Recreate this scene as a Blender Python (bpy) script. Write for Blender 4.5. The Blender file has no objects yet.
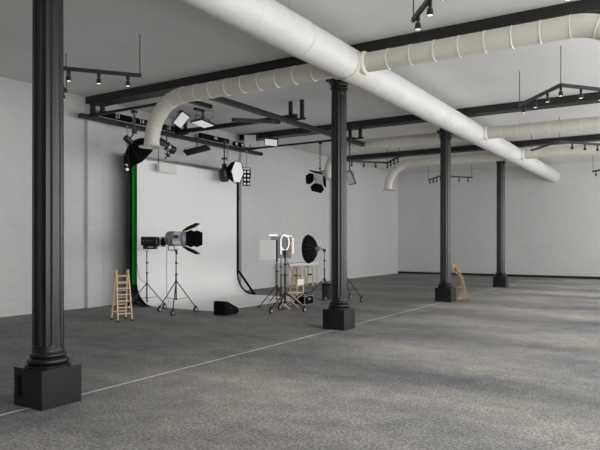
import bpy, bmesh, math, random
from mathutils import Vector, Matrix
random.seed(4)
PI = math.pi
R = math.radians
scene = bpy.context.scene
COL = scene.collection

# ------------------------------------------------------------------ materials
def nt(name):
    m = bpy.data.materials.new(name); m.use_nodes = True
    t = m.node_tree; t.nodes.clear()
    out = t.nodes.new('ShaderNodeOutputMaterial'); b = t.nodes.new('ShaderNodeBsdfPrincipled')
    t.links.new(b.outputs[0], out.inputs[0])
    return m, t, b

def mat(name, col, rough=.5, metal=0, var=.06, scale=14, bump=0, emit=None, es=0, spec=.5):
    m, t, b = nt(name)
    tc = t.nodes.new('ShaderNodeTexCoord'); n = t.nodes.new('ShaderNodeTexNoise')
    n.inputs['Scale'].default_value = scale; n.inputs['Detail'].default_value = 4
    t.links.new(tc.outputs['Object'], n.inputs['Vector'])
    r = t.nodes.new('ShaderNodeValToRGB')
    a = [max(0, c*(1-var)) for c in col]; z = [min(1, c*(1+var)) for c in col]
    r.color_ramp.elements[0].position = .35; r.color_ramp.elements[1].position = .65
    r.color_ramp.elements[0].color = (*a, 1); r.color_ramp.elements[1].color = (*z, 1)
    t.links.new(n.outputs['Fac'], r.inputs['Fac']); t.links.new(r.outputs['Color'], b.inputs['Base Color'])
    b.inputs['Roughness'].default_value = rough; b.inputs['Metallic'].default_value = metal
    b.inputs['Specular IOR Level'].default_value = spec
    if bump:
        bp = t.nodes.new('ShaderNodeBump'); bp.inputs['Strength'].default_value = bump; bp.inputs['Distance'].default_value = .01
        t.links.new(n.outputs['Fac'], bp.inputs['Height']); t.links.new(bp.outputs[0], b.inputs['Normal'])
    if emit:
        b.inputs['Emission Color'].default_value = (*emit, 1); b.inputs['Emission Strength'].default_value = es
    return m

def floor_mat():
    m, t, b = nt('stained_concrete')
    tc = t.nodes.new('ShaderNodeTexCoord'); L = t.links.new
    def noise(sc, det, rough=.6, stretch=None):
        n = t.nodes.new('ShaderNodeTexNoise'); n.inputs['Scale'].default_value = sc
        n.inputs['Detail'].default_value = det; n.inputs['Roughness'].default_value = rough
        if stretch:
            mp = t.nodes.new('ShaderNodeMapping'); mp.inputs['Scale'].default_value = stretch
            L(tc.outputs['Object'], mp.inputs['Vector']); L(mp.outputs[0], n.inputs['Vector'])
        else: L(tc.outputs['Object'], n.inputs['Vector'])
        return n.outputs['Fac']
    def ramp(f, p0, c0, p1, c1):
        r = t.nodes.new('ShaderNodeValToRGB'); e = r.color_ramp.elements
        e[0].position, e[1].position = p0, p1; e[0].color = (*c0, 1); e[1].color = (*c1, 1)
        L(f, r.inputs['Fac']); return r.outputs['Color']
    def mix(a, bb, fac, mode='MULTIPLY'):
        x = t.nodes.new('ShaderNodeMix'); x.data_type = 'RGBA'; x.blend_type = mode
        x.inputs['Factor'].default_value = fac; L(a, x.inputs['A']); L(bb, x.inputs['B']); return x.outputs['Result']
    base = ramp(noise(.45, 6, .62, (.7, 1.3, 1)), .36, FLOOR_A, .64, FLOOR_B)
    mid = ramp(noise(3.2, 8, .75), .36, (.72, .73, .74), .64, (1.22, 1.21, 1.19))
    fine = ramp(noise(30, 8, .85), .43, (.42, .42, .43), .58, (1.62, 1.61, 1.58))
    grit = ramp(noise(85, 3, .7), .41, (.5, .5, .5), .59, (1.55, 1.55, 1.55))
    c = mix(mix(mix(base, mid, .8), fine, .85), grit, .8)
    L(c, b.inputs['Base Color'])
    b.inputs['Roughness'].default_value = .72; b.inputs['Specular IOR Level'].default_value = .3
    bp = t.nodes.new('ShaderNodeBump'); bp.inputs['Strength'].default_value = .25; bp.inputs['Distance'].default_value = .01
    L(noise(40, 4), bp.inputs['Height']); L(bp.outputs[0], b.inputs['Normal'])
    return m

def brick_mat(name, col, axis):
    m, t, b = nt(name); L = t.links.new
    tc = t.nodes.new('ShaderNodeTexCoord'); sp = t.nodes.new('ShaderNodeSeparateXYZ'); cb = t.nodes.new('ShaderNodeCombineXYZ')
    L(tc.outputs['Object'], sp.inputs[0]); L(sp.outputs[axis], cb.inputs[0]); L(sp.outputs[2], cb.inputs[1])
    br = t.nodes.new('ShaderNodeTexBrick'); br.inputs['Scale'].default_value = 2.2
    br.inputs['Mortar Size'].default_value = .012; br.inputs['Mortar Smooth'].default_value = .6
    br.inputs['Color1'].default_value = (*[c*1.02 for c in col], 1); br.inputs['Color2'].default_value = (*[c*.97 for c in col], 1)
    br.inputs['Mortar'].default_value = (*[c*.955 for c in col], 1)
    L(cb.outputs[0], br.inputs['Vector'])
    n = t.nodes.new('ShaderNodeTexNoise'); n.inputs['Scale'].default_value = .8; n.inputs['Detail'].default_value = 5
    L(tc.outputs['Object'], n.inputs['Vector'])
    r = t.nodes.new('ShaderNodeValToRGB'); r.color_ramp.elements[0].position = .3; r.color_ramp.elements[1].position = .7
    r.color_ramp.elements[0].color = (.985, .985, .985, 1); r.color_ramp.elements[1].color = (1.01, 1.01, 1.01, 1)
    L(n.outputs['Fac'], r.inputs['Fac'])
    x = t.nodes.new('ShaderNodeMix'); x.data_type = 'RGBA'; x.blend_type = 'MULTIPLY'; x.inputs['Factor'].default_value = 1
    L(br.outputs['Color'], x.inputs['A']); L(r.outputs['Color'], x.inputs['B']); L(x.outputs['Result'], b.inputs['Base Color'])
    b.inputs['Roughness'].default_value = .75
    bp = t.nodes.new('ShaderNodeBump'); bp.inputs['Strength'].default_value = .12; bp.inputs['Distance'].default_value = .01; bp.invert = True
    L(br.outputs['Fac'], bp.inputs['Height']); L(bp.outputs[0], b.inputs['Normal'])
    return m

FLOOR_A = (.150, .156, .168); FLOOR_B = (.285, .276, .258)
M = {}
M['floor'] = floor_mat()
M['wall'] = brick_mat('painted_brick', (.67, .67, .665), 1)
M['wallx'] = brick_mat('painted_brick_back', (.67, .67, .665), 0)
M['front'] = mat('dark_plaster', (.07, .07, .072), .8)
M['ceiling'] = mat('ceiling_plaster', (.72, .72, .715), .8, var=.03, scale=.7)
M['black'] = mat('black_metal', (.016, .016, .017), .42, var=.15, scale=5)
M['column'] = mat('black_column_paint', (.012, .012, .0125), .32, var=.12, scale=3)
M['steel'] = mat('dark_steel', (.014, .014, .0145), .5, var=.15, scale=6)
M['rubber'] = mat('black_rubber', (.012, .012, .012), .7)
M['cloth'] = mat('black_fabric', (.006, .006, .007), .95, var=.2, scale=30, spec=.12)
M['curtain'] = mat('dark_grey_cloth', (.028, .027, .033), .9, var=.2, scale=10)
M['duct'] = mat('white_duct_paint', (.68, .68, .672), .5, var=.025, scale=2.2)
M['beige'] = mat('beige_duct_paint', (.69, .665, .59), .42, var=.03, scale=2)
M['rim'] = mat('pale_duct_rim', (.80, .78, .70), .4)
M['paper'] = mat('white_paper', (.92, .92, .915), .8, var=.01, scale=1)
M['green'] = mat('green_cloth', (.004, .33, .02), .85, var=.1)
M['wood'] = mat('pale_wood', (.74, .58, .39), .55, var=.12, scale=18)
M['oak'] = mat('brown_wood', (.36, .235, .125), .5, var=.2, scale=16)
M['white'] = mat('white_panel', (.80, .80, .79), .6, var=.01)
M['grey'] = mat('grey_panel', (.33, .33, .335), .6, var=.04)
M['silver'] = mat('silver_metal', (.55, .55, .56), .32, metal=.85)
M['mesh'] = mat('grey_vent_mesh', (.24, .235, .23), .6, var=.35, scale=60)
M['blue'] = mat('blue_display', (.07, .16, .30), .35)
M['paleblue'] = mat('pale_blue_panel', (.42, .52, .62), .4)
M['darkblue'] = mat('dark_blue_screen', (.012, .04, .10), .3)
M['diffuser'] = mat('white_diffuser', (.82, .82, .81), .6, emit=(1, 1, .98), es=.32)
M['softfront'] = mat('pale_diffuser', (.8, .8, .79), .6, emit=(1, 1, .98), es=.22)
M['bulb'] = mat('white_bulb', (.85, .85, .84), .4, emit=(1, 1, .98), es=.25)
M['tube'] = mat('lit_tube', (.9, .9, .9), .4, emit=(1, .98, .95), es=.75)
M['warmtube'] = mat('warm_lit_tube', (.9, .75, .6), .4, emit=(1, .74, .52), es=.7)
M['lens'] = mat('warm_lamp_lens', (.9, .85, .7), .3, emit=(1, .91, .72), es=1.6)
M['glass'] = mat('grey_fresnel_lens', (.38, .38, .39), .15, var=.1)
M['skirting'] = mat('black_skirting', (.012, .012, .012), .5)
M['line'] = mat('white_floor_paint', (.50, .50, .49), .7, var=.2, scale=12)
M['letter'] = mat('white_lettering', (.78, .78, .77), .6)
M['canvas'] = mat('white_canvas', (.80, .79, .76), .8)
M['joint'] = mat('dark_floor_joint', (.10, .10, .105), .8)

# ------------------------------------------------------------------ mesh helpers
def basis(z, up=(0, 0, 1)):
    z = Vector(z).normalized(); up = Vector(up)
    if abs(z.dot(up.normalized())) > .99: up = Vector((1, 0, 0))
    x = up.cross(z).normalized(); y = z.cross(x)
    return Matrix((x, y, z)).transposed()

class MB:
    def __init__(s, mtx=None):
        s.bm = bmesh.new(); s.m = mtx or Matrix()
    def add(s, vs, fs):
        v = [s.bm.verts.new(s.m @ Vector(p)) for p in vs]
        for f in fs:
            try: s.bm.faces.new([v[i] for i in f])
            except ValueError: pass
        return s
    def box(s, c, d, rot=None):
        c = Vector(c); h = Vector(d)/2; rot = rot or Matrix.Identity(3)
        vs = [c + rot @ Vector((h.x*i, h.y*j, h.z*k)) for i in (-1, 1) for j in (-1, 1) for k in (-1, 1)]
        return s.add(vs, [(0,1,3,2), (4,6,7,5), (0,4,5,1), (2,3,7,6), (0,2,6,4), (1,5,7,3)])
    def bar(s, a, b, w, h=None, up=(0, 0, 1)):
        a = Vector(a); b = Vector(b); z = b - a
        return s.box((a+b)/2, (w, h or w, z.length), basis(z, up))
    def tube(s, a, b, r, r2=None, n=12, cap=True):
        a = Vector(a); b = Vector(b); B = basis(b-a); r2 = r if r2 is None else r2
        vs = []
        for p, q in ((a, r), (b, r2)):
            for i in range(n):
                t = 2*PI*i/n; vs.append(p + B @ Vector((q*math.cos(t), q*math.sin(t), 0)))
        fs = [(i, (i+1) % n, n+(i+1) % n, n+i) for i in range(n)]
        if cap: fs += [tuple(range(n))[::-1], tuple(range(n, 2*n))]
        return s.add(vs, fs)
    def lathe(s, prof, o=(0, 0, 0), ax=(0, 0, 1), n=24, cap=True):
        o = Vector(o); B = basis(ax); vs = []; k = len(prof)
        for r, z in prof:
            for i in range(n):
                t = 2*PI*i/n; vs.append(o + B @ Vector((max(r, 1e-4)*math.cos(t), max(r, 1e-4)*math.sin(t), z)))
        fs = [(j*n+i, j*n+(i+1) % n, (j+1)*n+(i+1) % n, (j+1)*n+i) for j in range(k-1) for i in range(n)]
        if cap: fs += [tuple(range(n))[::-1]]
        if cap and cap != 'start': fs += [tuple(range((k-1)*n, k*n))]
        return s.add(vs, fs)
    def path(s, pts, r, n=10, closed=False):
        pts = [Vector(p) for p in pts]; k = len(pts); vs = []; prev = None
        rs = r if isinstance(r, (list, tuple)) else [r]*k
        for j, p in enumerate(pts):
            a = pts[j-1] if (j or closed) else p; b = pts[(j+1) % k] if (j < k-1 or closed) else p
            z = (b-a).normalized()
            if prev is None: B = basis(z)
            else:
                x = (prev - z*prev.dot(z)).normalized(); B = Matrix((x, z.cross(x), z)).transposed()
            prev = B.col[0].copy()
            for i in range(n):
                t = 2*PI*i/n; vs.append(p + B @ Vector((rs[j]*math.cos(t), rs[j]*math.sin(t), 0)))
        kk = k if closed else k-1
        fs = [(j*n+i, j*n+(i+1) % n, ((j+1) % k)*n+(i+1) % n, ((j+1) % k)*n+i) for j in range(kk) for i in range(n)]
        if not closed: fs += [tuple(range(n))[::-1], tuple(range((k-1)*n, k*n))]
        return s.add(vs, fs)
    def prism(s, poly, a, b, f):
        """poly of 2D points, pushed from depth a to b; f maps (u, v, w) to a 3D point"""
        n = len(poly)
        vs = [f(u, v, a) for u, v in poly] + [f(u, v, b) for u, v in poly]
        return s.add(vs, [tuple(range(n))[::-1], tuple(range(n, 2*n))] + [(i, (i+1) % n, n+(i+1) % n, n+i) for i in range(n)])
    def plate(s, pts, t):
        pts = [Vector(p) for p in pts]; nrm = (pts[1]-pts[0]).cross(pts[2]-pts[0]).normalized()*t/2
        n = len(pts)
        return s.add([p+nrm for p in pts] + [p-nrm for p in pts],
                     [tuple(range(n)), tuple(range(n, 2*n))[::-1]] + [(i, n+i, n+(i+1) % n, (i+1) % n) for i in range(n)])
    def sphere(s, c, r, n=12):
        prof = [(r*math.sin(PI*i/8), -r*math.cos(PI*i/8)) for i in range(9)]
        return s.lathe(prof, c, n=n, cap=False)
    def build(s, name, m, parent=None, bevel=0, loc=None, ang=38):
        bmesh.ops.remove_doubles(s.bm, verts=s.bm.verts, dist=1e-5)
        bmesh.ops.recalc_face_normals(s.bm, faces=s.bm.faces)
        me = bpy.data.meshes.new(name); s.bm.to_mesh(me); s.bm.free()
        me.polygons.foreach_set('use_smooth', [True]*len(me.polygons)); me.set_sharp_from_angle(angle=R(ang))
        o = bpy.data.objects.new(name, me); COL.objects.link(o); me.materials.append(M[m])
        if parent: o.parent = parent
        if loc: o.location = loc
        if bevel:
            md = o.modifiers.new('bevel', 'BEVEL'); md.width = bevel; md.segments = 2; md.limit_method = 'ANGLE'; md.angle_limit = R(40)
        return o

def tag(o, label=None, cat=None, group=None, kind=None):
    for k, v in (('label', label), ('category', cat), ('group', group), ('kind', kind)):
        if v: o[k] = v
    return o
def thing(name, loc, label, cat, group=None, rz=0):
    o = bpy.data.objects.new(name, None); COL.objects.link(o); o.empty_display_size = .1
    o.location = loc; o.rotation_euler = (0, 0, rz)
    return tag(o, label, cat, group)
def copy_tree(o, parent=None):
    c = o.copy(); COL.objects.link(c)
    if parent: c.parent = parent
    for ch in [x for x in list(COL.objects) if x.parent == o]: copy_tree(ch, c)
    return c
def T(x=0, y=0, z=0): return Matrix.Translation((x, y, z))
def RX(a): return Matrix.Rotation(R(a), 4, 'X')
def RY(a): return Matrix.Rotation(R(a), 4, 'Y')
def RZ(a): return Matrix.Rotation(R(a), 4, 'Z')
def struct(o): o['kind'] = 'structure'; return o

# ------------------------------------------------------------------ the room
XL, XR, YB, YF, CZ = -13.79, 3.2, 32.86, -9.3, 5.816
BZ = 5.614   # underside of the beams
TZ = 5.02    # height of the track lights
COLX, COLY = -5.98, [4.207, 11.09, 17.975, 24.86]
struct(MB().box(((XL+XR)/2, (YB+YF)/2, -.1), (XR-XL+.8, YB-YF+.8, .2)).build('floor', 'floor'))
struct(MB().box(((XL+XR)/2, (YB+YF)/2, CZ+.1), (XR-XL+.8, YB-YF+.8, .2)).build('ceiling', 'ceiling'))
struct(MB().box((XL-.1, (YB+YF)/2, CZ/2), (.2, YB-YF, CZ)).build('wall_left', 'wall'))
struct(MB().box(((XL+XR)/2, YB+.1, CZ/2), (XR-XL+.8, .2, CZ)).build('wall_back', 'wallx'))
struct(MB().box(((XL+XR)/2, YF-.1, CZ/2), (XR-XL+.8, .2, CZ)).build('wall_front', 'front'))
struct(MB().box(((XL+XR)/2, YB-.015, .06), (XR-XL, .03, .12)).build('baseboard_back', 'skirting'))
# window wall on the right: sill, header, piers
SILL, HEAD, PIER, WT = .45, 5.1, 1.0, .3
wr = MB()
wr.box((XR+WT/2, (YB+YF)/2, SILL/2), (WT, YB-YF, SILL)); wr.box((XR+WT/2, (YB+YF)/2, (HEAD+CZ)/2), (WT, YB-YF, CZ-HEAD))
py = [4.207+3.442*k for k in range(-1, 9)]
for p in py: wr.box((XR+WT/2, p, (SILL+HEAD)/2), (WT, PIER, HEAD-SILL))
wr.box((XR+WT/2, (YF+py[0]-PIER/2-2.442)/2, (SILL+HEAD)/2), (WT, py[0]-PIER/2-2.442-YF, HEAD-SILL))
a0 = py[-1]+PIER/2
wr.box((XR+WT/2, (a0+YB)/2, (SILL+HEAD)/2), (WT, YB-a0, HEAD-SILL))
struct(wr.build('wall_right', 'wall'))
spans = [(py[0]-PIER/2-2.442, py[0]-PIER/2)] + [(py[i]+PIER/2, py[i+1]-PIER/2) for i in range(len(py)-1)]
for i, (a, b) in enumerate(spans):
    f = MB(); y = (a+b)/2; x = XR+.22
    for yy in (a+.03, y, b-.03): f.box((x, yy, (SILL+HEAD)/2), (.05, .05, HEAD-SILL))
    for zz in (SILL+.03, 2.4, HEAD-.03): f.box((x, y, zz), (.045, b-a, .05))
    struct(f.build('window_%d' % (i+1), 'steel'))
# wall pilasters below the beams
for i, y in enumerate(COLY[1:]):
    struct(MB().box((XL+.06, y, BZ/2), (.12, .5, BZ)).build('trim_%d' % (i+1), 'wall', bevel=.01))
# painted line and joints in the floor
tag(MB().box((COLX+.02, 11, .002), (.013, 40, .004)).build('floor_line', 'line'), 'thin white line painted on the floor along the column row', 'floor marking')

# ------------------------------------------------------------------ beams and columns
pos = ['over the pillar nearest the viewer', 'over the second pillar, carrying the studio rails', 'over the third pillar', 'over the farthest pillar']
for i, y in enumerate(COLY):
    b = MB(); x0, x1 = XL, XR
    b.box(((x0+x1)/2, y, BZ+.0125), (x1-x0, .46, .025)); b.box(((x0+x1)/2, y, CZ-.0125), (x1-x0, .46, .025))
    for s in (-1, 1): b.box(((x0+x1)/2, y+s*.2175, (BZ+CZ)/2), (x1-x0, .025, CZ-BZ-.05))
    tag(b.build('ceiling_beam', 'steel'), 'black steel ceiling beam running '+pos[i], 'beam', 'black ceiling beams')

def make_column():
    t = thing('column', (0, 0, 0), 'x', 'column', 'row of black fluted columns')
    # pedestal with a recessed slot in the face towards the entrance
    h, z1 = .251, .42
    p = MB()
    p.box((0, .015, z1/2), (2*h, 2*h-.03, z1))
    for (x0, x1, z0, zz) in ((-h, -.2, 0, z1), (-.105, h, 0, z1), (-.2, -.105, 0, .10), (-.2, -.105, .34, z1)):
        p.box(((x0+x1)/2, -h+.015, (z0+zz)/2), (x1-x0, .03, zz-z0))
    p.build('pedestal', 'column', t)
    def tor(c, z, r, k=7): return [(c+r*math.sin(PI*i/k), z-r*math.cos(PI*i/k)) for i in range(k+1)]
    prof = [(.242, .42), (.245, .45), (.222, .452)] + tor(.195, .487, .034) + [(.188, .527)] + tor(.178, .553, .022) + [(.172, .585), (.175, .598), (.171, .61)]
    MB().lathe(prof, n=40).build('base_moulding', 'column', t)
    # fluted shaft: ring polygons
    NF, sub = 14, 14
    def ring(z, rr, d):
        o = []
        for i in range(NF*sub):
            k = (i % sub)/sub; a = 2*PI*i/(NF*sub) + R(8.4)
            q = (k-.5)/.45; dd = d*(1-q*q) if abs(q) < 1 else 0
            o.append((rr-dd)*Vector((math.cos(a), math.sin(a), 0)) + Vector((0, 0, z)))
        return o
    st = [(.61, .169, 0), (.655, .168, 0), (.668, .167, .010), (2.6, .165, .010), (4.90, .161, .010), (4.92, .161, 0), (5.0, .163, 0)]
    vs = []; n = NF*sub
    for z, rr, d in st: vs += ring(z, rr, d)
    fs = [(j*n+i, j*n+(i+1) % n, (j+1)*n+(i+1) % n, (j+1)*n+i) for j in range(len(st)-1) for i in range(n)]
    MB().add(vs, fs + [tuple(range(n))[::-1], tuple(range((len(st)-1)*n, len(st)*n))]).build('shaft', 'column', t, ang=9)
    c = MB().lathe([(.164, 5.0)] + tor(.172, 5.025, .02) + [(.170, 5.06), (.177, 5.085), (.197, 5.115), (.212, 5.15), (.212, 5.165)], n=40)
    c.box((0, 0, 5.2), (.41, .41, .07)); c.box((0, 0, (5.235+BZ)/2), (.27, .27, BZ-5.235))
    c.build('capital', 'column', t)
    return t
c0 = make_column()
cl = ['black fluted column nearest the viewer, on a slotted square pedestal at the left', 'black fluted column second from the viewer, in front of the round black softbox',
      'black fluted column with the wooden easel leaning beside it', 'farthest black fluted column, standing alone near the back wall']
for i, y in enumerate(COLY):
    c = c0 if i == 0 else copy_tree(c0)
    c.location = (COLX, y, 0); c['label'] = cl[i]

# ------------------------------------------------------------------ air ducts
DX, DZ, DR = -5.265, 5.19, .305
BY = [10.23, 18.8, 24.14]; BR = .18
d = thing('main_duct', (DX, YF, DZ), 'large white round air duct running the length of the ceiling to the back wall', 'air duct')
prof = [(DR, 0)]; 
y = 0
while y < YB-YF-.02:
    prof += [(DR, y), (DR, y+.03)]; y += .62
prof.append((DR, YB-YF))
MB().lathe(prof, (0, 0, 0), (0, 1, 0), n=56).build('duct_pipe', 'duct', d)
for yy in (1.4, 8.4, 15.4, 22.4, 29.4):
    MB().lathe([(DR-.005, -.03), (DR+.008, -.025), (DR+.008, .025), (DR-.005, .03)], (0, yy-YF, 0), (0, 1, 0), n=56, cap=False).build('joint_ring', 'duct', d)
seam = None
for k in range(48):
    yy = -.5 + .68*k
    if min(abs(yy-v) for v in (1.4, 8.4, 15.4, 22.4, 29.4)) < .2: continue
    MB().lathe([(DR-.002, -.007), (DR+.0035, -.003), (DR+.0035, .003), (DR-.002, .007)], (0, yy-YF, 0), (.07, 1, 0), n=48, cap=False).build('seam', 'duct', d)
for yy in (2.5, 8.07, 14.9, 20.9, 27.3):
    MB().tube((0, yy-YF, DR-.01), (0, yy-YF, CZ-DZ), .006, n=6).build('hanger_rod', 'silver', d)
def branch(y, side, far, drop, label):
    """small duct leaving the main duct sideways and bending down at its end"""
    t = thing('branch_duct', (DX, y, DZ), label, 'air duct', 'beige branch ducts')
    s = side; L = abs(far-DX); rb = 1.03
    pts = [(s*(DR-.06), 0, 0)]; k = 6
    xs = DR+.05; n = int((L-rb-xs)/.44)
    for i in range(n+1): pts.append((s*(xs+i*.44), 0, 0))
    # segmented bend
    ang = [R(22.5*i) for i in range(0, 5)]
    fine = [R(90*i/16) for i in range(17)]
    bend = [(s*(L-rb+rb*math.sin(a)), 0, -rb+rb*math.cos(a)) for a in fine]
    pts += bend; pts.append((s*L, 0, -drop))
    MB().path(pts, BR, n=28).build('duct_pipe', 'beige', t)
    def rg(p, dr, r=BR, w=.013, m='rim', nm='rim_ring'):
        MB().lathe([(r-.004, -w), (r+.009, -w*.6), (r+.009, w*.6), (r-.004, w)], p, dr, n=28, cap=False).build(nm, m, t)
    for i in range(n+1): rg((s*(xs+i*.44), 0, 0), (1, 0, 0))
    for a in ang:
        rg((s*(L-rb+rb*math.sin(a)), 0, -rb+rb*math.cos(a)), (s*math.cos(a), 0, -math.sin(a)), w=.009)
    MB().lathe([(BR, 0), (BR+.01, -.02), (BR+.13, -.045), (BR+.13, -.055), (BR-.02, -.055), (BR-.02, .0)], (s*L, 0, -drop+.03), n=32, cap=False).build('flange', 'beige', t)
    # saddle plate wrapped round the lower side of the main duct
    sd = MB(); r0, r1 = DR+.004, DR+.012; w = .26; N = 14
    a0, a1 = (R(-95), R(28)) if s > 0 else (R(152), R(275))
    vs = []
    for i in range(N+1):
        a = a0+(a1-a0)*i/N
        for rr in (r0, r1):
            for yy in (-w, w): vs.append((rr*math.cos(a), yy, rr*math.sin(a)))
    fs = []
    for i in range(N):
        q = 4*i
        fs += [(q, q+1, q+5, q+4), (q+2, q+6, q+7, q+3), (q, q+4, q+6, q+2), (q+1, q+3, q+7, q+5)]
    fs += [(0, 2, 3, 1), (4*N, 4*N+1, 4*N+3, 4*N+2)]
    sd.add(vs, fs).build('saddle', 'beige', t)
    MB().lathe([(BR, DR-.04), (BR+.04, DR-.02), (BR+.035, DR+.03), (BR, DR+.06)], (0, 0, 0), (s, 0, 0), n=28, cap=False).build('collar', 'rim', t)
    return t
wl = ['bending down above the black octagonal softbox', 'bending down behind the second column', 'bending down in front of the left wall, beyond the column']
wr_ = ['nearest the viewer', 'second from the viewer', 'farthest of the three']
for i, y in enumerate(BY):
    branch(y, -1, -10.58, 1.09, 'ringed beige branch duct '+wl[i])
    branch(y, 1, -.36, 1.09, 'beige branch duct right of the white duct, '+wr_[i])

# ------------------------------------------------------------------ chevron track lights
def track_light(apex, dirs, label, rods=(1, 1, 1), lit=(1, 1), hub=True):
    t = thing('track_light', (apex[0], apex[1], TZ), label, 'track light', 'black chevron track lights')
    Ln = 1.83
    tips = [Vector((math.sin(R(a)), math.cos(R(a)), 0))*Ln for a in dirs]
    for tp in tips:
        MB().bar((0, 0, 0), tp, .045, .07).build('track', 'black', t)
    spots = [Vector((0, 0, 0))] if hub else []
    for f, tp in zip(lit, tips):
        if f: spots += [tp*(k+1)*.288 for k in range(3)]
    for p in spots:
        b = MB().box(p+Vector((0, 0, -.065)), (.046, .046, .08)).tube(p+Vector((0, 0, -.09)), p+Vector((0, 0, -.13)), .014, n=8)
        b.lathe([(.022, 0), (.037, -.012), (.042, -.04), (.046, -.105), (.041, -.105), (.037, -.09)], p+Vector((0, 0, -.122)), n=14)
        s = b.build('spotlight', 'black', t)
        MB().tube(p+Vector((0, 0, -.213)), p+Vector((0, 0, -.222)), .039, n=14).build('lens', 'lens', s)
    pts = [Vector((0, 0, 0)), tips[0]*.985, tips[1]*.985]
    for f, p in zip(rods, pts):
        if f: MB().tube(p, p+Vector((0, 0, CZ-TZ)), .009, n=6).build('hanging_rod', 'black', t)
    return t
FW = (-38, 38); BW = (142, -142)
track_light((-9.85, 6.72), FW, 'black chevron track light in front of the left wall, half hidden by the nearest column')
track_light((-2.09, 6.77), FW, 'black track light cut off by the top edge, nearest to the viewer')
track_light((-1.98, 13.2), FW, 'black chevron track light in front of the second beam, at the right edge')
track_light((-9.84, 22.36), BW, 'black chevron track light pointing away, between the second and third column')
track_light((-9.62, 28.15), FW, 'distant black chevron track light behind the third column')
track_light((-3.13, 20.56), FW, 'black chevron track light below the third beam, right of the white duct', lit=(0, 1), hub=False)
track_light((-2.04, 28.6), FW, 'farthest black track light, by the back wall at the right edge')

# ------------------------------------------------------------------ studio rails
def rail(name, a, b, label, w=.1, h=.07, m='steel'):
    a = Vector(a); b = Vector(b); t = thing(name, (a+b)/2, label, 'lighting rail', 'ceiling rails of the photo studio')
    dd = (b-a)/2; n = Vector((-dd.y, dd.x, 0)).normalized()
    bm = MB()
    bm.bar(-dd, dd, w*.28, h, (0, 0, 1))
    for k in (-1, 1): bm.bar(-dd+Vector((0, 0, k*h*.5)), dd+Vector((0, 0, k*h*.5)), w, h*.22)
    bm.build('rail_profile', m, t)
    for k in (-1, 1): MB().box(k*dd*.998, (w*1.02 if abs(dd.y) > abs(dd.x) else .02, w*1.02 if abs(dd.x) > abs(dd.y) else .02, h*1.2)).build('end_cap', 'black', t)
    return t
RA = rail('ceiling_rail', (-13.48, 10.44, 5.20), (-13.48, 18.75, 5.20), 'long black ceiling rail along the left wall with numbered boxes on it', .10, .10)
RB = rail('ceiling_rail', (-9.08, 10.6, 5.17), (-9.08, 18.7, 5.17), 'long black ceiling rail slanting past the second column', .13, .10)
rail('cross_rail', (-13.48, 10.75, 5.25), (-9.08, 10.75, 5.25), 'black cross rail nearest the viewer, just below the first studio beam', .06, .05)
rail('cross_rail', (-13.48, 14.15, 5.335), (-8.98, 14.15, 5.335), 'black cross rail in the middle of the studio, above the white backdrop', .11, .10)
rail('cross_rail', (-13.48, 17.9, 5.29), (-9.08, 17.9, 5.29), 'thin black cross rail at the far end carrying the silver spotlight', .07, .05)
rail('short_rail', (-10.35, 11.15, 5.37), (-10.35, 12.1, 5.37), 'short black rail above the flat hanging light panel', .11, .08)
rail('short_rail', (-9.83, 12.4, 5.03), (-9.2, 13.6, 5.10), 'short black rail set askew above the middle cross rail', .10, .075)
def hanger(x, y, top, label, half=.19):
    t = thing('rail_hanger', (x, y, top), label, 'hanger', 'paired hanger posts')
    for s in (-1, 1): MB().box((s*half, 0, (5.26-top)/2), (.09, .09, top-5.26)).build('post', 'steel', t)
    MB().box((0, 0, 5.2825-top), (2*half+.22, .08, .045)).build('foot_bar', 'black', t)
for x, nm in ((-13.48, 'wall'), (-9.08, 'slanting')):
    hanger(x+(.12 if nm == 'wall' else 0), 10.93, BZ, 'pair of short black posts holding the %s rail under the first studio beam' % nm)
    hanger(x, 14.3, CZ, 'pair of black posts from the ceiling holding the %s rail halfway' % nm)
    hanger(x, 17.975, BZ, 'pair of short black posts holding the %s rail under the second studio beam' % nm)
# numbered boxes on the wall rail
def text_mesh(txt, size, name, parent, loc, rot, m='letter'):
    cu = bpy.data.curves.new(name, 'FONT'); cu.body = txt; cu.size = size; cu.extrude = .002; cu.align_x = 'CENTER'; cu.align_y = 'CENTER'
    o = bpy.data.objects.new('tmp', cu); COL.objects.link(o)
    me = bpy.data.meshes.new_from_object(o.evaluated_get(bpy.context.evaluated_depsgraph_get()))
    bpy.data.objects.remove(o); me.name = name; me.materials.clear(); me.materials.append(M[m])
    q = bpy.data.objects.new(name, me); COL.objects.link(q); q.parent = parent; q.location = loc; q.rotation_euler = rot
    return q
for (y, ln, txts, where) in ((11.6, 1.1, ('21',), 'marked 21, nearest the viewer'), (12.5, .5, ('14',), 'marked 14, left of the duct bend'),
                             (13.6, .55, ('18',), 'marked 18, right of the duct bend'), (14.2, .5, ('20',), 'marked 20, by the hanger posts'), (15.85, 1.5, ('44',), 'marked 44, above the hexagonal softbox')):
    t = thing('socket_box', (-13.39, y, 5.37), 'black socket box on the wall rail '+where, 'socket box', 'socket boxes on the wall rail')
    MB().box((0, 0, 0), (.1, ln, .16)).build('case', 'cloth', t, bevel=.008)
    text_mesh(txts[0], .19, 'number', t, (.053, 0, 0), (R(90), 0, R(90)))
for y in (17.0, 17.35, 17.65):
    t = thing('socket_box', (-13.39, y, 5.35), 'small black socket block at the far end of the wall rail', 'socket box', 'small socket blocks')
    MB().box((0, 0, 0), (.1, .2, .14)).build('case', 'cloth', t); MB().box((.055, .0, 0), (.01, .09, .09)).build('socket_face', 'white', t)

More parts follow.
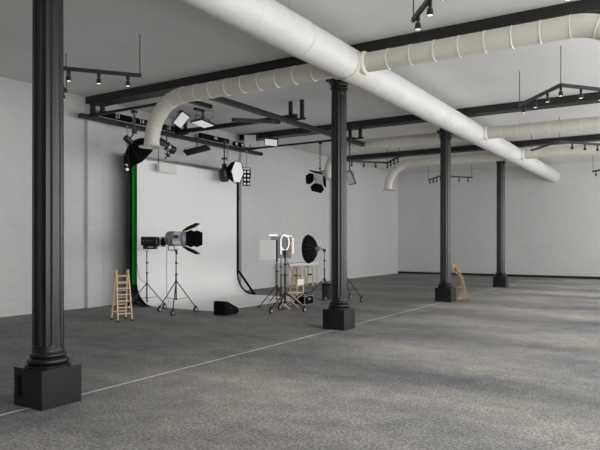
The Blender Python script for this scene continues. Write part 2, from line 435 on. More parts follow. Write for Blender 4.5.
# ------------------------------------------------------------------ studio backdrops
def sheet(name, x, y0, y1, top, foot, rad, zl, m, thick=.012):
    """a sheet hanging in the plane x, sweeping forward on the floor; foot = x of its front edge (None: stops at zl)"""
    pts = [(x, top), (x, zl)]
    if foot is not None:
        pts = [(x, top)] + [(x+rad-rad*math.cos(a), rad-rad*math.sin(a)+.008) for a in [R(90*i/14) for i in range(15)]] + [(foot, .008)]
    off = []
    for i, p in enumerate(pts):
        a = Vector(pts[max(i-1, 0)]); b = Vector(pts[min(i+1, len(pts)-1)]); dd = (b-a).normalized()
        off.append((p[0]-dd.y*thick*-1*-1, p[1]+dd.x*thick))
    poly = pts + off[::-1]
    return poly, y0, y1
def build_sheet(t, name, *a, m='paper', **k):
    poly, y0, y1 = sheet(name, *a, m=m, **k); o = t.location
    n = len(poly); h = n//2
    b = MB()
    vs = [(u-o.x, y0-o.y, v-o.z) for u, v in poly] + [(u-o.x, y1-o.y, v-o.z) for u, v in poly]
    fs = [(i, (i+1) % n, n+(i+1) % n, n+i) for i in range(n)]
    for e in (0, n): fs += [(e+i, e+i+1, e+n-2-i, e+n-1-i) for i in range(h-1)]
    return b.add(vs, fs).build(name, m, t)
bd = thing('backdrop', (-12.97, 14.27, 0), 'tall white studio backdrop curving out onto the floor', 'backdrop')
build_sheet(bd, 'white_sheet', -12.97, 11.97, 16.52, 4.18, -10.12, .68, 0, m='paper')
MB().tube((-.02, -2.3, 4.19), (-.02, 2.25, 4.19), .03).build('top_pole', 'silver', bd)
g = thing('backdrop', (-13.12, 14.23, 0), 'green backdrop showing as a narrow strip left of the white one', 'backdrop')
build_sheet(g, 'green_sheet', -13.12, 11.93, 16.5, 4.24, None, 0, .60, m='green')
MB().tube((0, -2.3, 4.25), (0, 2.27, 4.25), .028).build('top_pole', 'silver', g)
k = thing('backdrop', (-13.24, 14.2, 0), 'dark grey backdrop hanging behind the green strip and spreading on the floor', 'backdrop')
build_sheet(k, 'dark_sheet', -13.24, 11.87, 16.5, 4.32, -12.5, .72, 0, m='curtain')
MB().tube((0, -2.33, 4.33), (0, 2.3, 4.33), .028).build('top_pole', 'silver', k)
st = thing('backdrop_stand', (-12.96, 16.58, 0), 'black upright frame with a slanting brace at the right edge of the white backdrop', 'stand')
MB().box((0, 0, 2.5), (.06, .07, 3.5)).build('upright', 'cloth', st)
MB().bar((.06, 0, .80), (.72, 0, .04), .07, .05).build('brace', 'cloth', st)
MB().path([(.0, 0, .80)] + [(.70-.70*math.cos(R(90*i/10)), 0, .70-.70*math.sin(R(90*i/10))+.03) for i in range(11)] + [(.8, 0, .03)], .028, n=8).build('curved_edge', 'cloth', st)
MB().box((.03, 0, 3.35), (.05, .06, .09)).build('clamp', 'rubber', st)

# ------------------------------------------------------------------ lamps: parts
def caster(b, p, r=.07):
    x, y, z = p
    b.tube((x-.02, y, r), (x+.02, y, r), r, n=14); b.bar((x, y, r), (x, y, r*2+.03), .03, .05)
def tripod(t, h, spread, rot, hub=.55, low=.22, casters=True, r=.016, m='black', spare=None):
    """centre pole with three legs; leg angles are rot, rot+120, rot+240"""
    z0 = .13 if casters else .02
    MB().tube((0, 0, low-.02), (0, 0, h*.62), r*1.25, n=12).tube((0, 0, h*.6), (0, 0, h), r*.85, n=12).build('pole', m, t)
    for z in (h*.62, h*.8): MB().tube((0, 0, z-.02), (0, 0, z+.02), r*1.7, n=12).box((r*2, 0, z), (.04, .02, .025)).build('clamp_collar', 'rubber', t)
    for z, g in ((hub, .03), (low, .02)): MB().tube((0, 0, z-g), (0, 0, z+g), r*2, n=12).build('leg_collar', 'rubber', t)
    for i in range(3):
        a = R(rot+120*i); e = Vector((math.cos(a)*spread, math.sin(a)*spread, z0)); s = Vector((math.cos(a)*r*1.6, math.sin(a)*r*1.6, hub))
        lg = MB().tube(s, e, r*.8, n=10).build('leg', m, t)
        q = s.lerp(e, .62)
        MB().bar((math.cos(a)*r, math.sin(a)*r, low), q, .014, .01).build('brace', m, t)
        c = MB()
        if casters:
            caster(c, (e.x, e.y, 0)); c.build('caster', 'rubber', lg)
            MB().tube((e.x-.026, e.y, .07), (e.x+.026, e.y, .07), .042, n=12).build('wheel_hub', 'silver', lg)
        else:
            c.tube((e.x, e.y, 0), (e.x, e.y, .05), .022, n=8); c.build('rubber_foot', 'rubber', lg)
def barndoors(t, mt, r, ln, splay, m='cloth', n=(0, 1, 2, 3), z0=0):
    """four flaps round a lamp mouth; local +Z is the beam axis"""
    for i in n:
        a = R(90*i); Q = mt @ Matrix.Rotation(a, 4, 'Z')
        w0, w1 = r*.78, r*(1.35 if i % 2 else 1.05); sp = R(splay[i % len(splay)])
        x1 = r*.98+ln*math.sin(sp); z1 = z0+ln*math.cos(sp)
        MB(Q).plate([(r*.98, -w0, z0), (r*.98, w0, z0), (r*.98+(x1-r*.98)*.5, w1, z0+(z1-z0)*.5), (x1, w1*.72, z1), (x1, -w1*.72, z1), (r*.98+(x1-r*.98)*.5, -w1, z0+(z1-z0)*.5)], .008).build('barn_door', m, t)
def axisM(loc, direction, up=(0, 0, 1)):
    return T(*loc) @ basis(direction, up).to_4x4()
def pantograph(t, z0, z1, m='grey'):
    b = MB(); n = 5; w = .035
    h = (z1-z0)/n
    for i in range(n):
        for s in (-1, 1): b.bar((s*w, .012*s, z0+i*h), (-s*w, .012*s, z0+(i+1)*h), .014, .012)
    b.box((0, 0, z1-.02), (.09, .06, .05)).box((0, 0, z0+.015), (.07, .05, .05))
    b.build('pantograph', m, t)

# ---- lamp on stand, near (white and blue body, big barn doors)
HB = 1.90; yaw = R(24)
t = thing('studio_light', (-10.77, 11.25, 0), 'silver and blue studio light with large black flaps on a wheeled stand', 'studio light')
tripod(t, 1.60, .53, -55, hub=.80, low=.36)
D = Vector((math.cos(yaw), math.sin(yaw), 0)); Mx = axisM((0, 0, HB), D)
MB(Mx).lathe([(.10, -.26), (.15, -.245), (.19, -.2), (.19, -.02)], n=28).build('rear_vent', 'mesh', t)
MB(Mx).lathe([(.187, -.02), (.187, .16), (.175, .2)], n=28).build('housing', 'white', t)
MB(Mx).lathe([(.205, .19), (.215, .2), (.215, .235), (.18, .24), (.175, .21)], n=28).build('front_ring', 'silver', t)
MB(Mx).lathe([(.17, .2), (.12, .225), (.001, .24)], n=28).build('lens', 'glass', t)
sd = Vector((D.y, -D.x, 0))   # side towards the viewer
Ms = Matrix.Translation(Vector((0, 0, HB))) @ Matrix((D, Vector((0, 0, 1)), sd)).transposed().to_4x4()
MB(Ms).box((.07, .03, .187), (.2, .16, .03)).build('control_panel', 'paleblue', t, bevel=.004)
MB(Ms).box((.065, .05, .204), (.13, .065, .01)).build('display', 'darkblue', t)
MB(Ms).box((.07, -.1, .175), (.2, .075, .03)).box((.07, -.1, .192), (.16, .01, .006)).build('ballast_plate', 'white', t)
y_ = MB(Ms)
for s in (-1, 1):
    y_.bar((-.12, -.02, s*.21), (-.12, -.29, s*.21), .025, .012); 
    y_.tube((-.12, -.02, s*.18), (-.12, -.02, s*.24), .03, n=10)
y_.bar((-.12, -.29, -.215), (-.12, -.29, .215), .025, .02)
y_.path([(-.13, -.20, .2), (-.13, -.29, .2), (.06, -.30, .2), (.13, -.24, .2)], .008, n=6)
y_.build('yoke', 'silver', t)
MB().tube((0, 0, 1.55), (0, 0, 1.63), .03, n=12).box((.03, 0, 1.53), (.05, .03, .03)).build('spigot', 'rubber', t)
barndoors(t, Mx, .21, .40, (24, 27, 24, 27), n=(1, 3), z0=.22)
barndoors(t, Mx, .21, .29, (10, 10, 16, 10), n=(0, 2), z0=.33)
b = MB(Mx)
for s in (-1, 1):
    for q in (-.1, .1): b.bar((s*.205, q, .22), (s*.208, q, .36), .012)
b.build('door_arm', 'silver', t)
MB().path([(-.22, -.1, HB-.2), (-.235, -.1, 1.2), (-.23, -.1, .5), (-.2, -.05, .25), (-.05, 0, .32)], .008, n=6).build('cable', 'grey', t)

# ---- black lamp on the farther stand
t = thing('studio_light', (-12.28, 11.69, 0), 'small black studio light on a wheeled stand beside the green strip', 'studio light')
tripod(t, 1.56, .54, 16, hub=.66, low=.28)
HA = 1.82; Mx = axisM((.13, .07, HA), (math.cos(yaw), math.sin(yaw), 0))
D = Vector((math.cos(yaw), math.sin(yaw), 0)); sd = Vector((D.y, -D.x, 0))
Ms = Matrix.Translation(Vector((.13, .07, HA))) @ Matrix((D, Vector((0, 0, 1)), sd)).transposed().to_4x4()
MB(Ms).box((-.06, .02, 0), (.44, .24, .26)).box((-.05, -.15, 0), (.36, .1, .22)).build('housing', 'black', t, bevel=.03)
b = MB(Ms)
for i in range(5): b.box((-.2+.07*i, .035, .131), (.04, .012, .006))
b.build('vent', 'grey', t)
MB(Ms).box((.0, -.14, .113), (.16, .02, .006)).build('badge', 'letter', t)
MB(Mx).lathe([(.11, .16), (.125, .18), (.125, .2), (.1, .21)], n=22).build('front_ring', 'silver', t)
barndoors(t, Mx, .115, .18, (55, 5, 55, 5), z0=.2)
y_ = MB(Ms)
for s in (-1, 1): y_.bar((-.147, -.2, s*.1), (-.147, -.27, s*.03), .02, .012)
y_.bar((-.147, -.27, -.05), (-.147, -.27, .05), .03, .03); y_.build('yoke', 'silver', t)
MB().path([(-.1, 0, HA-.2), (-.35, -.1, 1.62), (-.3, -.1, 1.3), (-.2, -.08, .8), (-.05, -.02, .7)], .006, n=6).build('cable', 'rubber', t)

# ---- hanging silver spotlight with flaps, far end
t = thing('hanging_spotlight', (-10.39, 17.9, 5.26), 'silver spotlight with black flaps hanging left of the second column', 'spotlight')
z = 4.06-5.26
MB().box((0, 0, .02), (.12, .12, .07)).build('rail_clamp', 'black', t)
pantograph(t, z+.28, -.02, 'black')
D = Vector((-.07, -.86, -.45)).normalized(); Mx = axisM((0, 0, z), D)
MB(Mx).lathe([(.08, -.26), (.16, -.24), (.19, -.18), (.19, .06), (.2, .1)], n=24).build('housing', 'silver', t)
MB(Mx).lathe([(.2, .08), (.215, .09), (.215, .13), (.185, .135)], n=24).build('front_ring', 'silver', t)
MB(Mx).lathe([(.18, .09), (.12, .12), (.001, .14)], n=24).build('lens', 'glass', t)
Md = Mx @ Matrix.Rotation(R(-16), 4, 'Z')
barndoors(t, Md, .2, .29, (50, 40, 30, 58), z0=.14)
b = MB()
for s in (-1, 1): b.bar((s*.22, 0, z), (s*.22, 0, z+.22), .03, .012)
b.bar((-.23, 0, z+.22), (.23, 0, z+.22), .03, .02); b.build('yoke', 'silver', t)

# ---- octagonal black softbox above the backdrop
def octabox(t, mt, r, depth, n=8, fm='diffuser'):
    prof = [(.07, -depth), (r*.55, -depth*.72), (r*.88, -depth*.3), (r, 0), (r*1.005, .03), (r*.985, .03)]
    MB(mt).lathe(prof, n=n, cap='start').build('hood', 'cloth', t, ang=10)
    MB(mt).lathe([(r*.97, .012), (.001, .02)], n=n).build('diffuser', fm, t)
    b = MB(mt)
    for i in range(n):
        a = 2*PI*i/n
        b.path([(.07*math.cos(a), .07*math.sin(a), -depth), (r*.56*math.cos(a), r*.56*math.sin(a), -depth*.72), (r*.89*math.cos(a), r*.89*math.sin(a), -depth*.3), (r*1.005*math.cos(a), r*1.005*math.sin(a), .02)], .008, n=6)
    b.build('rib', 'rubber', t)
t = thing('softbox', (-12.20, 11.17, 5.18), 'large black octagonal softbox hanging behind the flange of the bent duct', 'softbox')
c = Vector((.01, .20, -.96))
D = Vector((.12, .78, -.60)).normalized(); Mx = axisM(c, D)
octabox(t, Mx, .50, .36)
back = c-D*.36
MB(axisM(back, -D)).lathe([(.075, -.02), (.085, .02), (.085, .22), (.05, .24)], n=18).build('lamp_head', 'black', t)
b = MB(); b.bar((0, 0, .1), (0, 0, -.45), .035); b.bar((0, 0, -.45), back-D*.1, .05, .03); b.box((0, 0, -.42), (.1, .09, .12)); b.build('mount', 'black', t)
pantograph(t, -.42, .06)
MB().box((0, 0, .1), (.12, .12, .07)).build('rail_clamp', 'black', t)
# ---- black spotlight right of the flange
t = thing('hanging_spotlight', (-12.66, 12.83, 5.15), 'black spotlight with a spread clamp hanging just right of the duct flange', 'spotlight')
c = Vector((0, 0, -.52)); D = Vector((-.35, -.75, .40)).normalized(); Mx = axisM(c, D)
MB(Mx).lathe([(.07, -.30), (.11, -.28), (.12, -.22), (.12, .1), (.14, .12), (.14, .26), (.1, .26)], n=20).build('housing', 'black', t)
MB(Mx).lathe([(.122, -.1), (.13, -.09), (.13, -.04), (.122, -.03)], n=20, cap=False).build('trim_ring', 'silver', t)
b = MB(); b.bar((0, 0, 0), (0, 0, -.4), .025); b.bar((-.14, .05, -.5), (.14, -.05, -.42), .03, .02); b.build('yoke', 'black', t)
b = MB()
for q in ((-.09, .02, -.72), (.1, .1, -.7), (.12, .02, -.84), (-.05, -.02, -.88)): b.bar((.02, .03, -.79), q, .035, .03)
b.bar((.02, .03, -.79), (0, 0, -.55), .03); b.build('clamp', 'cloth', t)
MB().box((0, 0, .04), (.1, .1, .07)).build('rail_clamp', 'black', t)
# ---- lamp bank with round bulbs (left, half hidden)
def bulb_bank(loc, label, cols, rows, w, h, top, rz, group=None):
    t = thing('bulb_bank_light', loc, label, 'stage light', group, rz)
    MB().box((0, 0, 0), (.07, w, h)).build('case', 'cloth', t, bevel=.006)
    for i in range(cols):
        for j in range(rows):
            yy = (i-(cols-1)/2)*w/cols; zz = (j-(rows-1)/2)*h/rows; rr = min(w/cols, h/rows)*.33
            MB().lathe([(rr, .0), (rr*.9, .018), (rr*.5, .03), (.001, .034)], (.035, yy, zz), (1, 0, 0), n=14).build('bulb', 'bulb', t)
    b = MB()
    for s in (-1, 1): b.bar((0, s*(w/2+.012), 0), (0, s*(w/2+.012), h/2+.08), .03, .01)
    b.bar((0, -w/2-.02, h/2+.08), (0, w/2+.02, h/2+.08), .03, .012); b.build('yoke', 'black', t)
    pantograph(t, h/2+.09, top-loc[2]); MB().box((0, 0, top-loc[2]+.02), (.1, .1, .06)).build('rail_clamp', 'black', t)
    return t
bulb_bank((-13.2, 17.41, 4.15), 'black bank of eight round bulbs hanging at the right end of the wall rail', 2, 4, .26, .58, 5.14, R(-45))
bulb_bank((-13.28, 11.89, 4.04), 'narrow black bank of white bulbs half hidden left of the octagonal softbox', 1, 3, .15, .45, 5.14, R(-40))

# ---- hexagonal softbox and its lamp
t = thing('softbox', (-12.61, 15.76, 5.11), 'hexagonal softbox with a white front hanging at the top right of the white backdrop', 'softbox')
c = Vector((.41, -.18, -.99)); D = Vector((.99, .10, -.08)).normalized(); Mx = axisM(c, D)
octabox(t, Mx @ Matrix.Rotation(R(30), 4, 'Z'), .385, .44, n=6, fm='softfront')
back = c-D*.42
e = Vector((.05, -.40, -1.10))
MB().tube(back, e, .05, n=12).build('speed_ring', 'black', t)
b = MB().lathe([(.13, 0), (.17, -.05), (.17, -.3), (.13, -.42), (.05, -.44)], (e.x, e.y, e.z+.22), n=20)
b.build('lamp_head', 'black', t)
b = MB()
for q in (.10, -.02): b.bar((e.x+.12, e.y-.12, e.z+q), (e.x+.02, e.y+.17, e.z+q-.07), .05, .03)
b.build('trim_ring', 'silver', t)
b = MB(); b.bar((e.x, e.y, .02), (e.x, e.y, e.z+.2), .03); b.box((e.x, e.y, e.z+.55), (.16, .1, .05)); b.box((e.x, e.y, e.z+.3), (.11, .11, .16)); b.build('mount', 'black', t)
q = MB(T(e.x+.06, e.y+.09, 0)); 
for i in range(5):
    h = .1
    for s in (-1, 1): q.bar((s*.035, 0, -.62+i*h*1.2), (-s*.035, 0, -.62+(i+1)*h*1.2), .014, .012)
q.build('pantograph', 'grey', t)
MB().box((e.x, e.y, .03), (.12, .16, .07)).build('rail_clamp', 'black', t)

# ---- flat light panels
def panel(loc, label, w, h, rot, m='diffuser', top=None, up=.0, name='studio_lamp', rim='black'):
    t = thing(name, loc, label, 'light panel', 'light panels hanging over the studio')
    MB(rot).box((0, 0, -.03), (w, h, .05)).build('case', rim, t, bevel=.006)
    MB(rot).box((0, 0, .0), (w*.88, h*.86, .014)).build('diffuser', m, t)
    b = MB()
    for s in (-1, 1):
        p = rot @ Vector((s*w*.51, 0, -.03)); b.bar(p, (p.x, p.y, p.z+.16), .022, .012)
    p0 = rot @ Vector((-w*.51, 0, -.03)); p1 = rot @ Vector((w*.51, 0, -.03)); zt = max(p0.z, p1.z)+.16
    b.bar((p0.x, p0.y, p0.z+.155), (p1.x, p1.y, p1.z+.155), .022, .014); b.build('yoke', 'black', t)
    if top:
        b = MB(); b.tube((0, 0, .12), (0, 0, top-loc[2]), .02, n=10); b.build('drop_pole', 'black', t)
        MB().box((0, 0, top-loc[2]), (.1, .1, .07)).build('rail_clamp', 'black', t)
    return t
def facing(d, roll=0): return basis(d).to_4x4() @ RZ(roll)
panel((-12.45, 13.23, 5.45), 'bright light panel tilted steeply beside the duct bend', .30, .50, facing((.62, -.60, -.50), -36), top=5.7)
t = panel((-10.91, 12.43, 5.03), 'light panel hanging flat below the short rail', .56, .40, facing((.07, -.12, -.99), 0), top=None)
pantograph(t, .16, .38, 'black'); MB().box((0, -.16, .36), (.1, .34, .06)).build('rail_clamp', 'black', t)
MB().path([(.1, .1, .1), (.2, .2, .2), (.2, .2, .38), (.02, .03, .40)], .007, n=6).build('cable', 'rubber', t)
panel((-12.86, 14.37, 4.71), 'dark tilted light panel seen from behind, above the white backdrop', .80, .36, facing((-.30, .50, -.80), -30), m='grey', top=5.09)
t = panel((-13.1, 17.49, 5.50), 'upright square white panel standing at the far end of the wall rail', .42, .44, facing((.5, -.8, .05), 0), m='white', rim='white')
MB().box((0, 0, -.2), (.04, .04, .12)).build('stem', 'black', t)
panel((-12.25, 17.6, 5.38), 'small tilted light panel beyond the square white panel', .50, .28, facing((.3, -.72, -.55), -8), top=5.58)
panel((-8.85, 17.12, 3.87), 'light panel seen edge-on just right of the second column', .42, .46, facing((-.5, -.75, -.42), 0), m='white', top=5.12)
# white bounce box on the backdrop
t = thing('reflector_box', (-12.72, 12.79, 3.99), 'shallow white reflector box at the top edge of the white backdrop', 'reflector')
MB().box((0, .13, 0), (.10, .72, .24)).build('box', 'white', t, bevel=.008)
MB().bar((-.03, -.2, .1), (-.03, -.2, 1.27), .014).build('drop_pole', 'black', t)

# ------------------------------------------------------------------ things on the floor
# ladder: two frames leaning together
t = thing('step_ladder', (-10.855, 9.56, 0), 'pale wooden folding step ladder standing left of the backdrop', 'ladder', rz=R(66))
H = 1.165
def lframe(sy, rungs):
    yb, yt = sy*.235, sy*.03
    for sx in (-1, 1):
        s = MB().bar((sx*.165, yb, .03), (sx*.135, yt, H), .032, .048, (0, 1, 0)).build('side_rail', 'wood', t, bevel=.006)
        MB().box((sx*.165, yb, .02), (.042, .058, .04)).build('rubber_foot', 'rubber', s)
    for i in range(rungs):
        f = (i+1)/(rungs+.9); x = .165-.03*f; y = yb+(yt-yb)*f; z = .03+(H-.03)*f
        MB().tube((-x, y, z), (x, y, z), .0155, n=10).build('rung', 'wood', t)
lframe(-1, 7); lframe(1, 6)
for sx in (-1, 1): MB().tube((sx*.11, 0, H-.02), (sx*.165, 0, H-.02), .026, n=10).build('hinge', 'canvas', t)
# floor monitor speaker
t = thing('floor_speaker', (-9.36, 11.47, 0), 'black wedge floor speaker in front of the white backdrop', 'speaker')
poly = [(0, .012), (.0, .33), (.03, .345), (.10, .345), (.56, .14), (.56, .05), (.52, .012)]
MB().prism(poly, -.36, 0, lambda u, v, w: (w, u, v)).build('cabinet', 'cloth', t, bevel=.008)
n_ = Vector((0, .205, .46)).normalized()
MB().plate([(-.34, .125, .338), (-.02, .125, .338), (-.02, .545, .151), (-.34, .545, .151)], .012).build('grille', 'mesh' if False else 'rubber', t)
MB().lathe([(.028, 0), (.028, .008), (.018, .008)], (.001, .24, .17), (1, 0, 0), n=14).build('handle_cup', 'rubber', t)
b = MB()
for x in (-.32, -.04):
    for y in (.05, .48): b.tube((x, y, 0), (x, y, .014), .02, n=8)
b.build('foot', 'rubber', t)
# white square softlight on thin stand
t = thing('panel_light', (-9.29, 13.63, 0), 'square pale panel light on a thin stand left of the ring light', 'panel light')
tripod(t, 1.62, .5, 205, hub=.6, low=.25, casters=False)
D = Vector((.06, -1, 0)).normalized(); Mx = axisM((-.19, -.12, 1.60), D)
MB(Mx).box((0, 0, 0), (.52, .55, .10)).build('case', 'cloth', t, bevel=.01)
MB(Mx).box((0, 0, .055), (.515, .545, .016)).build('diffuser', 'softfront', t)
MB().bar((0, 0, 1.5), (-.06, -.04, 1.6), .05, .04).build('bracket', 'rubber', t)
# wheeled stand with ring light
t = thing('ring_light', (-8.58, 12.97, 0), 'white ring light on a wheeled black stand in front of the chairs', 'ring light')
tripod(t, 1.55, .51, 20, hub=.48, low=.24, r=.024)
D = Vector((.9, .05, 0)).normalized(); D = Vector((1, .0, 0)).normalized()
Mx = axisM((-.02, .02, 1.80), D)
MB(Mx).path([(.20*math.cos(2*PI*i/36), .20*math.sin(2*PI*i/36), 0) for i in range(36)], .013, n=10, closed=True).build('ring_tube', 'tube', t)
MB().box((0, 0, 1.55), (.08, .08, .12)).bar((0, 0, 1.42), (.0, 0, 1.5), .05).build('head', 'black', t)
MB().path([(0, .03, 1.4), (.16, .1, 1.0), (.1, .05, .6), (-.05, 0, .4)], .007, n=6).build('cable', 'rubber', t)
# grey board with lit tubes on its edges
t = thing('tube_light_board', (-9.96, 14.83, 0), 'grey board edged with lit tubes standing behind the ring light', 'light panel')
tripod(t, 1.35, .4, 180, hub=.45, low=.2, casters=False)
D = Vector((.5, -.86, 0)).normalized(); Mx = axisM((0, 0, 1.66), D, (0, 0, 1))
MB(Mx).box((0, 0, 0), (.60, .66, .03)).build('board', 'grey', t)
for nm, x, y, w, h, m in (('lit_tube', -.22, .36, .26, .045, 'tube'), ('lit_tube', .22, .335, .22, .03, 'tube'), ('lit_tube', .0, .0, .03, .42, 'tube'), ('lit_tube', .36, .04, .04, .46, 'warmtube')):
    a = Vector((x-w/2, y, .035)) if w > h else Vector((x, y-h/2, .035)); b_ = Vector((x+w/2, y, .035)) if w > h else Vector((x, y+h/2, .035))
    MB(Mx).tube(a, b_, min(w, h)/2, n=10).build(nm, m, t)
MB(Mx).bar((.3, .2, 0), (.36, .2, .02), .02).bar((.3, -.1, 0), (.36, -.1, .02), .02).build('tube_clip', 'black', t)
# director's chair
def directors_chair(loc, rz, label):
    t = thing('directors_chair', loc, label, 'chair', None, rz)
    for x in (-.2, .2):
        MB().bar((x, -.24, .0), (x, .22, .38), .03, .022, (1, 0, 0)).build('leg', 'wood', t)
        MB().bar((x*.88, .24, .0), (x*.88, -.22, .38), .03, .022, (1, 0, 0)).build('leg', 'wood', t)
        MB().bar((x*1.1, -.22, .39), (x*1.1, .22, .39), .03, .03).build('side_rail', 'wood', t)
        MB().bar((x*1.1, .2, .39), (x*1.1, .22, .78), .028, .028).build('back_post', 'wood', t)
        MB().bar((x*1.1, -.2, .39), (x*1.1, -.2, .56), .026, .026).bar((x*1.1, -.24, .575), (x*1.1, .22, .575), .045, .022).build('armrest', 'wood', t)
    MB().box((0, 0, .40), (.46, .38, .014)).build('seat', 'canvas', t); MB().box((0, .215, .70), (.47, .02, .17)).build('backrest', 'canvas', t)
    return t
directors_chair((-9.06, 14.12, 0), R(-82), "folding director's chair with white canvas back beside the flight case")
t = thing('folding_stool', (-8.98, 13.50, 0), 'low folding wooden stool with a white canvas seat under the ring light', 'stool', None, R(35))
for s in (-1, 1):
    MB().bar((-.17, s*.13, .0), (.15, s*.13, .3), .026, .02, (0, 1, 0)).build('leg', 'wood', t); MB().bar((.17, s*.11, .0), (-.15, s*.11, .3), .026, .02, (0, 1, 0)).build('leg', 'wood', t)
for s in (-1, 1): MB().bar((s*.16, -.14, .305), (s*.16, .14, .305), .026).build('side_rail', 'wood', t)
MB().box((0, 0, .325), (.36, .3, .016)).build('seat', 'canvas', t)
# flight case
t = thing('flight_case', (-8.99, 14.6, 0), 'black flight case with silver edges on the floor behind the wheeled stand', 'case')
w, l, h = .38, .50, .33
MB().box((-w/2, l/2, h/2), (w-.01, l-.01, h-.01)).build('case_body', 'cloth', t)
b = MB()
for x in (-w, 0):
    for y in (0, l): b.box((x, y, h/2), (.02, .02, h))
for z in (.014, h*.80, h-.014):
    for x in (-w, 0): b.box((x, l/2, z), (.016, l, .016))
    for y in (0, l): b.box((-w/2, y, z), (w, .016, .016))
b.build('edge_trim', 'silver', t)
MB().box((.008, l/2, .17), (.012, .12, .05)).build('handle', 'silver', t)
for y in (.08, l-.08): MB().box((.008, y, h*.78), (.012, .04, .05)).build('latch', 'silver', t)
# table at the left wall
t = thing('work_table', (-13.42, 21.25, 0), 'white table against the left wall with a solid panel at its left end', 'table')
MB().box((0, .0, .90), (.7, 2.3, .11)).build('tabletop', 'white', t, bevel=.005)
MB().box((0, -1.11, .4225), (.66, .06, .845)).build('side_panel', 'white', t)
MB().box((-.32, .0, .75), (.03, 2.1, .19)).build('modesty_panel', 'white', t)
for x in (-.3, .3): MB().box((x, 1.11, .4225), (.05, .05, .845)).build('leg', 'white', t)
def stool(loc, rz, label):
    t = thing('bar_stool', loc, label, 'stool', 'wooden stools at the table', rz)
    MB().lathe([(.15, .77), (.17, .78), (.17, .81), (.15, .815)], n=20).build('seat', 'wood', t)
    for i in range(4):
        a = R(45+90*i); MB().bar((.11*math.cos(a), .11*math.sin(a), .775), (.2*math.cos(a), .2*math.sin(a), 0), .045).build('leg', 'wood', t)
        b2 = R(45+90*(i+1)); q = .145
        MB().bar((q*math.cos(a), q*math.sin(a), .46), (q*math.cos(b2), q*math.sin(b2), .46), .03, .05).build('stretcher', 'rubber', t)
stool((-13.0, 20.55, 0), 0, 'wooden stool at the white table, nearer the ring light'); stool((-13.0, 21.55, 0), R(25), 'wooden stool at the white table, below the round black softbox')
# round black softbox on stand
t = thing('softbox', (-9.68, 16.95, 0), 'round black parabolic softbox on a stand left of the second column', 'softbox')
tripod(t, 1.52, .6, 200, hub=.62, low=.28, casters=False)
D = Vector((-1, -.07, -.03)).normalized(); c = Vector((-.47, -.19, 1.59))
Mx = axisM(c, D); octabox(t, Mx, .47, .27, n=16)
back = c-D*.26
MB().tube(back, back-D*.16, .07, n=14).build('lamp_head', 'grey', t)
MB().box((0, 0, 1.55), (.07, .07, .1)).bar((0, 0, 1.57), back-D*.1, .04).build('bracket', 'black', t)
# bin
t = thing('waste_bin', (-9.36, 16.55, 0), 'dark grey bin standing beside the pedestal of the second column', 'bin')
MB().lathe([(.13, 0), (.15, .02), (.165, .44), (.175, .45), (.175, .47), (.155, .47), (.14, .03)], n=24).build('bin_body', 'curtain', t)
MB().lathe([(.168, .455), (.182, .46), (.182, .485), (.168, .49)], n=24, cap=False).build('bin_rim', 'cloth', t)
# wheeled stand behind the second column
t = thing('light_stand', (-8.7, 16.55, 0), 'empty wheeled light stand mostly hidden behind the second column', 'stand')
tripod(t, 1.9, .66, -15, hub=.75, low=.3)
MB().tube((0, 0, 1.9), (0, 0, 1.98), .012, n=8).build('spigot', 'silver', t)
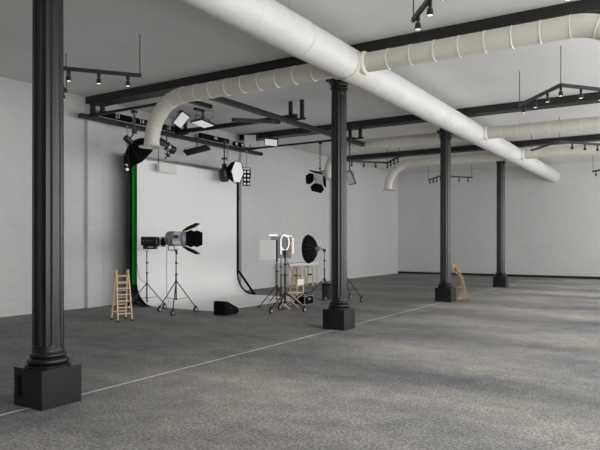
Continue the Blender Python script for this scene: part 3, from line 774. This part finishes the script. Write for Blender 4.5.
# wooden easel leaning beside the third column
t = thing('wooden_easel', (-5.66, 18.5, 0), 'brown wooden easel standing beside the pedestal of the third column', 'easel', None, R(0))
U = Vector((.62, .5, 0)).normalized()*1.0   # picture-plane direction, left to right
V = Vector((-U.y, U.x, 0))
def P(a, z, b=0): return U*a + V*b + Vector((0, 0, z))
for s in (-.09, .09):
    MB().bar(P(.10, .28, s), P(.0, .72, s), .06, .04, U).bar(P(.005, .70, s), P(-.20, 1.02, s), .07, .04, U).build('mast', 'oak', t, bevel=.005)
    MB().bar(P(.08, .33, s), P(-.17, .02, s), .045, .03, U).build('leg', 'oak', t, bevel=.005); MB().bar(P(.08, .33, s), P(.25, .02, s), .045, .03, U).build('leg', 'oak', t, bevel=.005)
MB().bar(P(-.16, .025, -.1), P(-.16, .025, .1), .04).bar(P(.26, .025, -.1), P(.26, .025, .1), .04).bar(P(-.15, .05), P(.26, .05), .035).build('foot_bar', 'oak', t)
MB().box(P(-.12, .42), (.2, .24, .05)).build('tray', 'oak', t)
MB().bar(P(-.2, .86, -.13), P(-.2, .86, .13), .05).build('ledge', 'oak', t)
MB().bar(P(-.24, .84), P(-.26, 1.13), .045, .08, U).bar(P(-.26, 1.12), P(-.1, .97), .04, .07, U).build('clamp_block', 'oak', t)

# ------------------------------------------------------------------ light
w = bpy.data.worlds.new('world'); scene.world = w; w.use_nodes = True
bg = w.node_tree.nodes['Background']; bg.inputs[0].default_value = (.80, .90, 1, 1); bg.inputs[1].default_value = .5
SKY, SUN = 18.9, 2.9
for i, (a, b) in enumerate(spans):
    l = bpy.data.lights.new('window_daylight', 'AREA'); l.shape = 'RECTANGLE'; l.size = b-a; l.size_y = HEAD-SILL
    l.energy = SKY*(b-a)*(HEAD-SILL); l.color = (1, .99, .975)
    o = bpy.data.objects.new('window_daylight', l); COL.objects.link(o); o.location = (XR+.32, (a+b)/2, (SILL+HEAD)/2)
    o.rotation_euler = (R(90), 0, R(90))
l = bpy.data.lights.new('sun', 'SUN'); l.energy = SUN; l.angle = R(11); l.color = (1, .93, .83)
o = bpy.data.objects.new('sun', l); COL.objects.link(o)
o.rotation_euler = Vector((-1, 0, -math.tan(R(30)))).to_track_quat('-Z', 'Y').to_euler()

# ------------------------------------------------------------------ camera
cam = bpy.data.cameras.new('camera'); co = bpy.data.objects.new('camera', cam); COL.objects.link(co)
th = .5596; co.location = (0, 0, 1.8); co.rotation_euler = (R(90), 0, th)
cam.sensor_width = 36; cam.lens = 598.85/600*36; cam.shift_y = 17.61/600; cam.clip_start = .05; cam.clip_end = 200
scene.camera = co
vs = scene.view_settings; vs.view_transform = 'Standard'; vs.look = 'None'; vs.gamma = 1; vs.exposure = 0; vs.use_curve_mapping = False
scene.cycles.use_denoising = True
scene.cycles.max_bounces = 10; scene.cycles.diffuse_bounces = 6
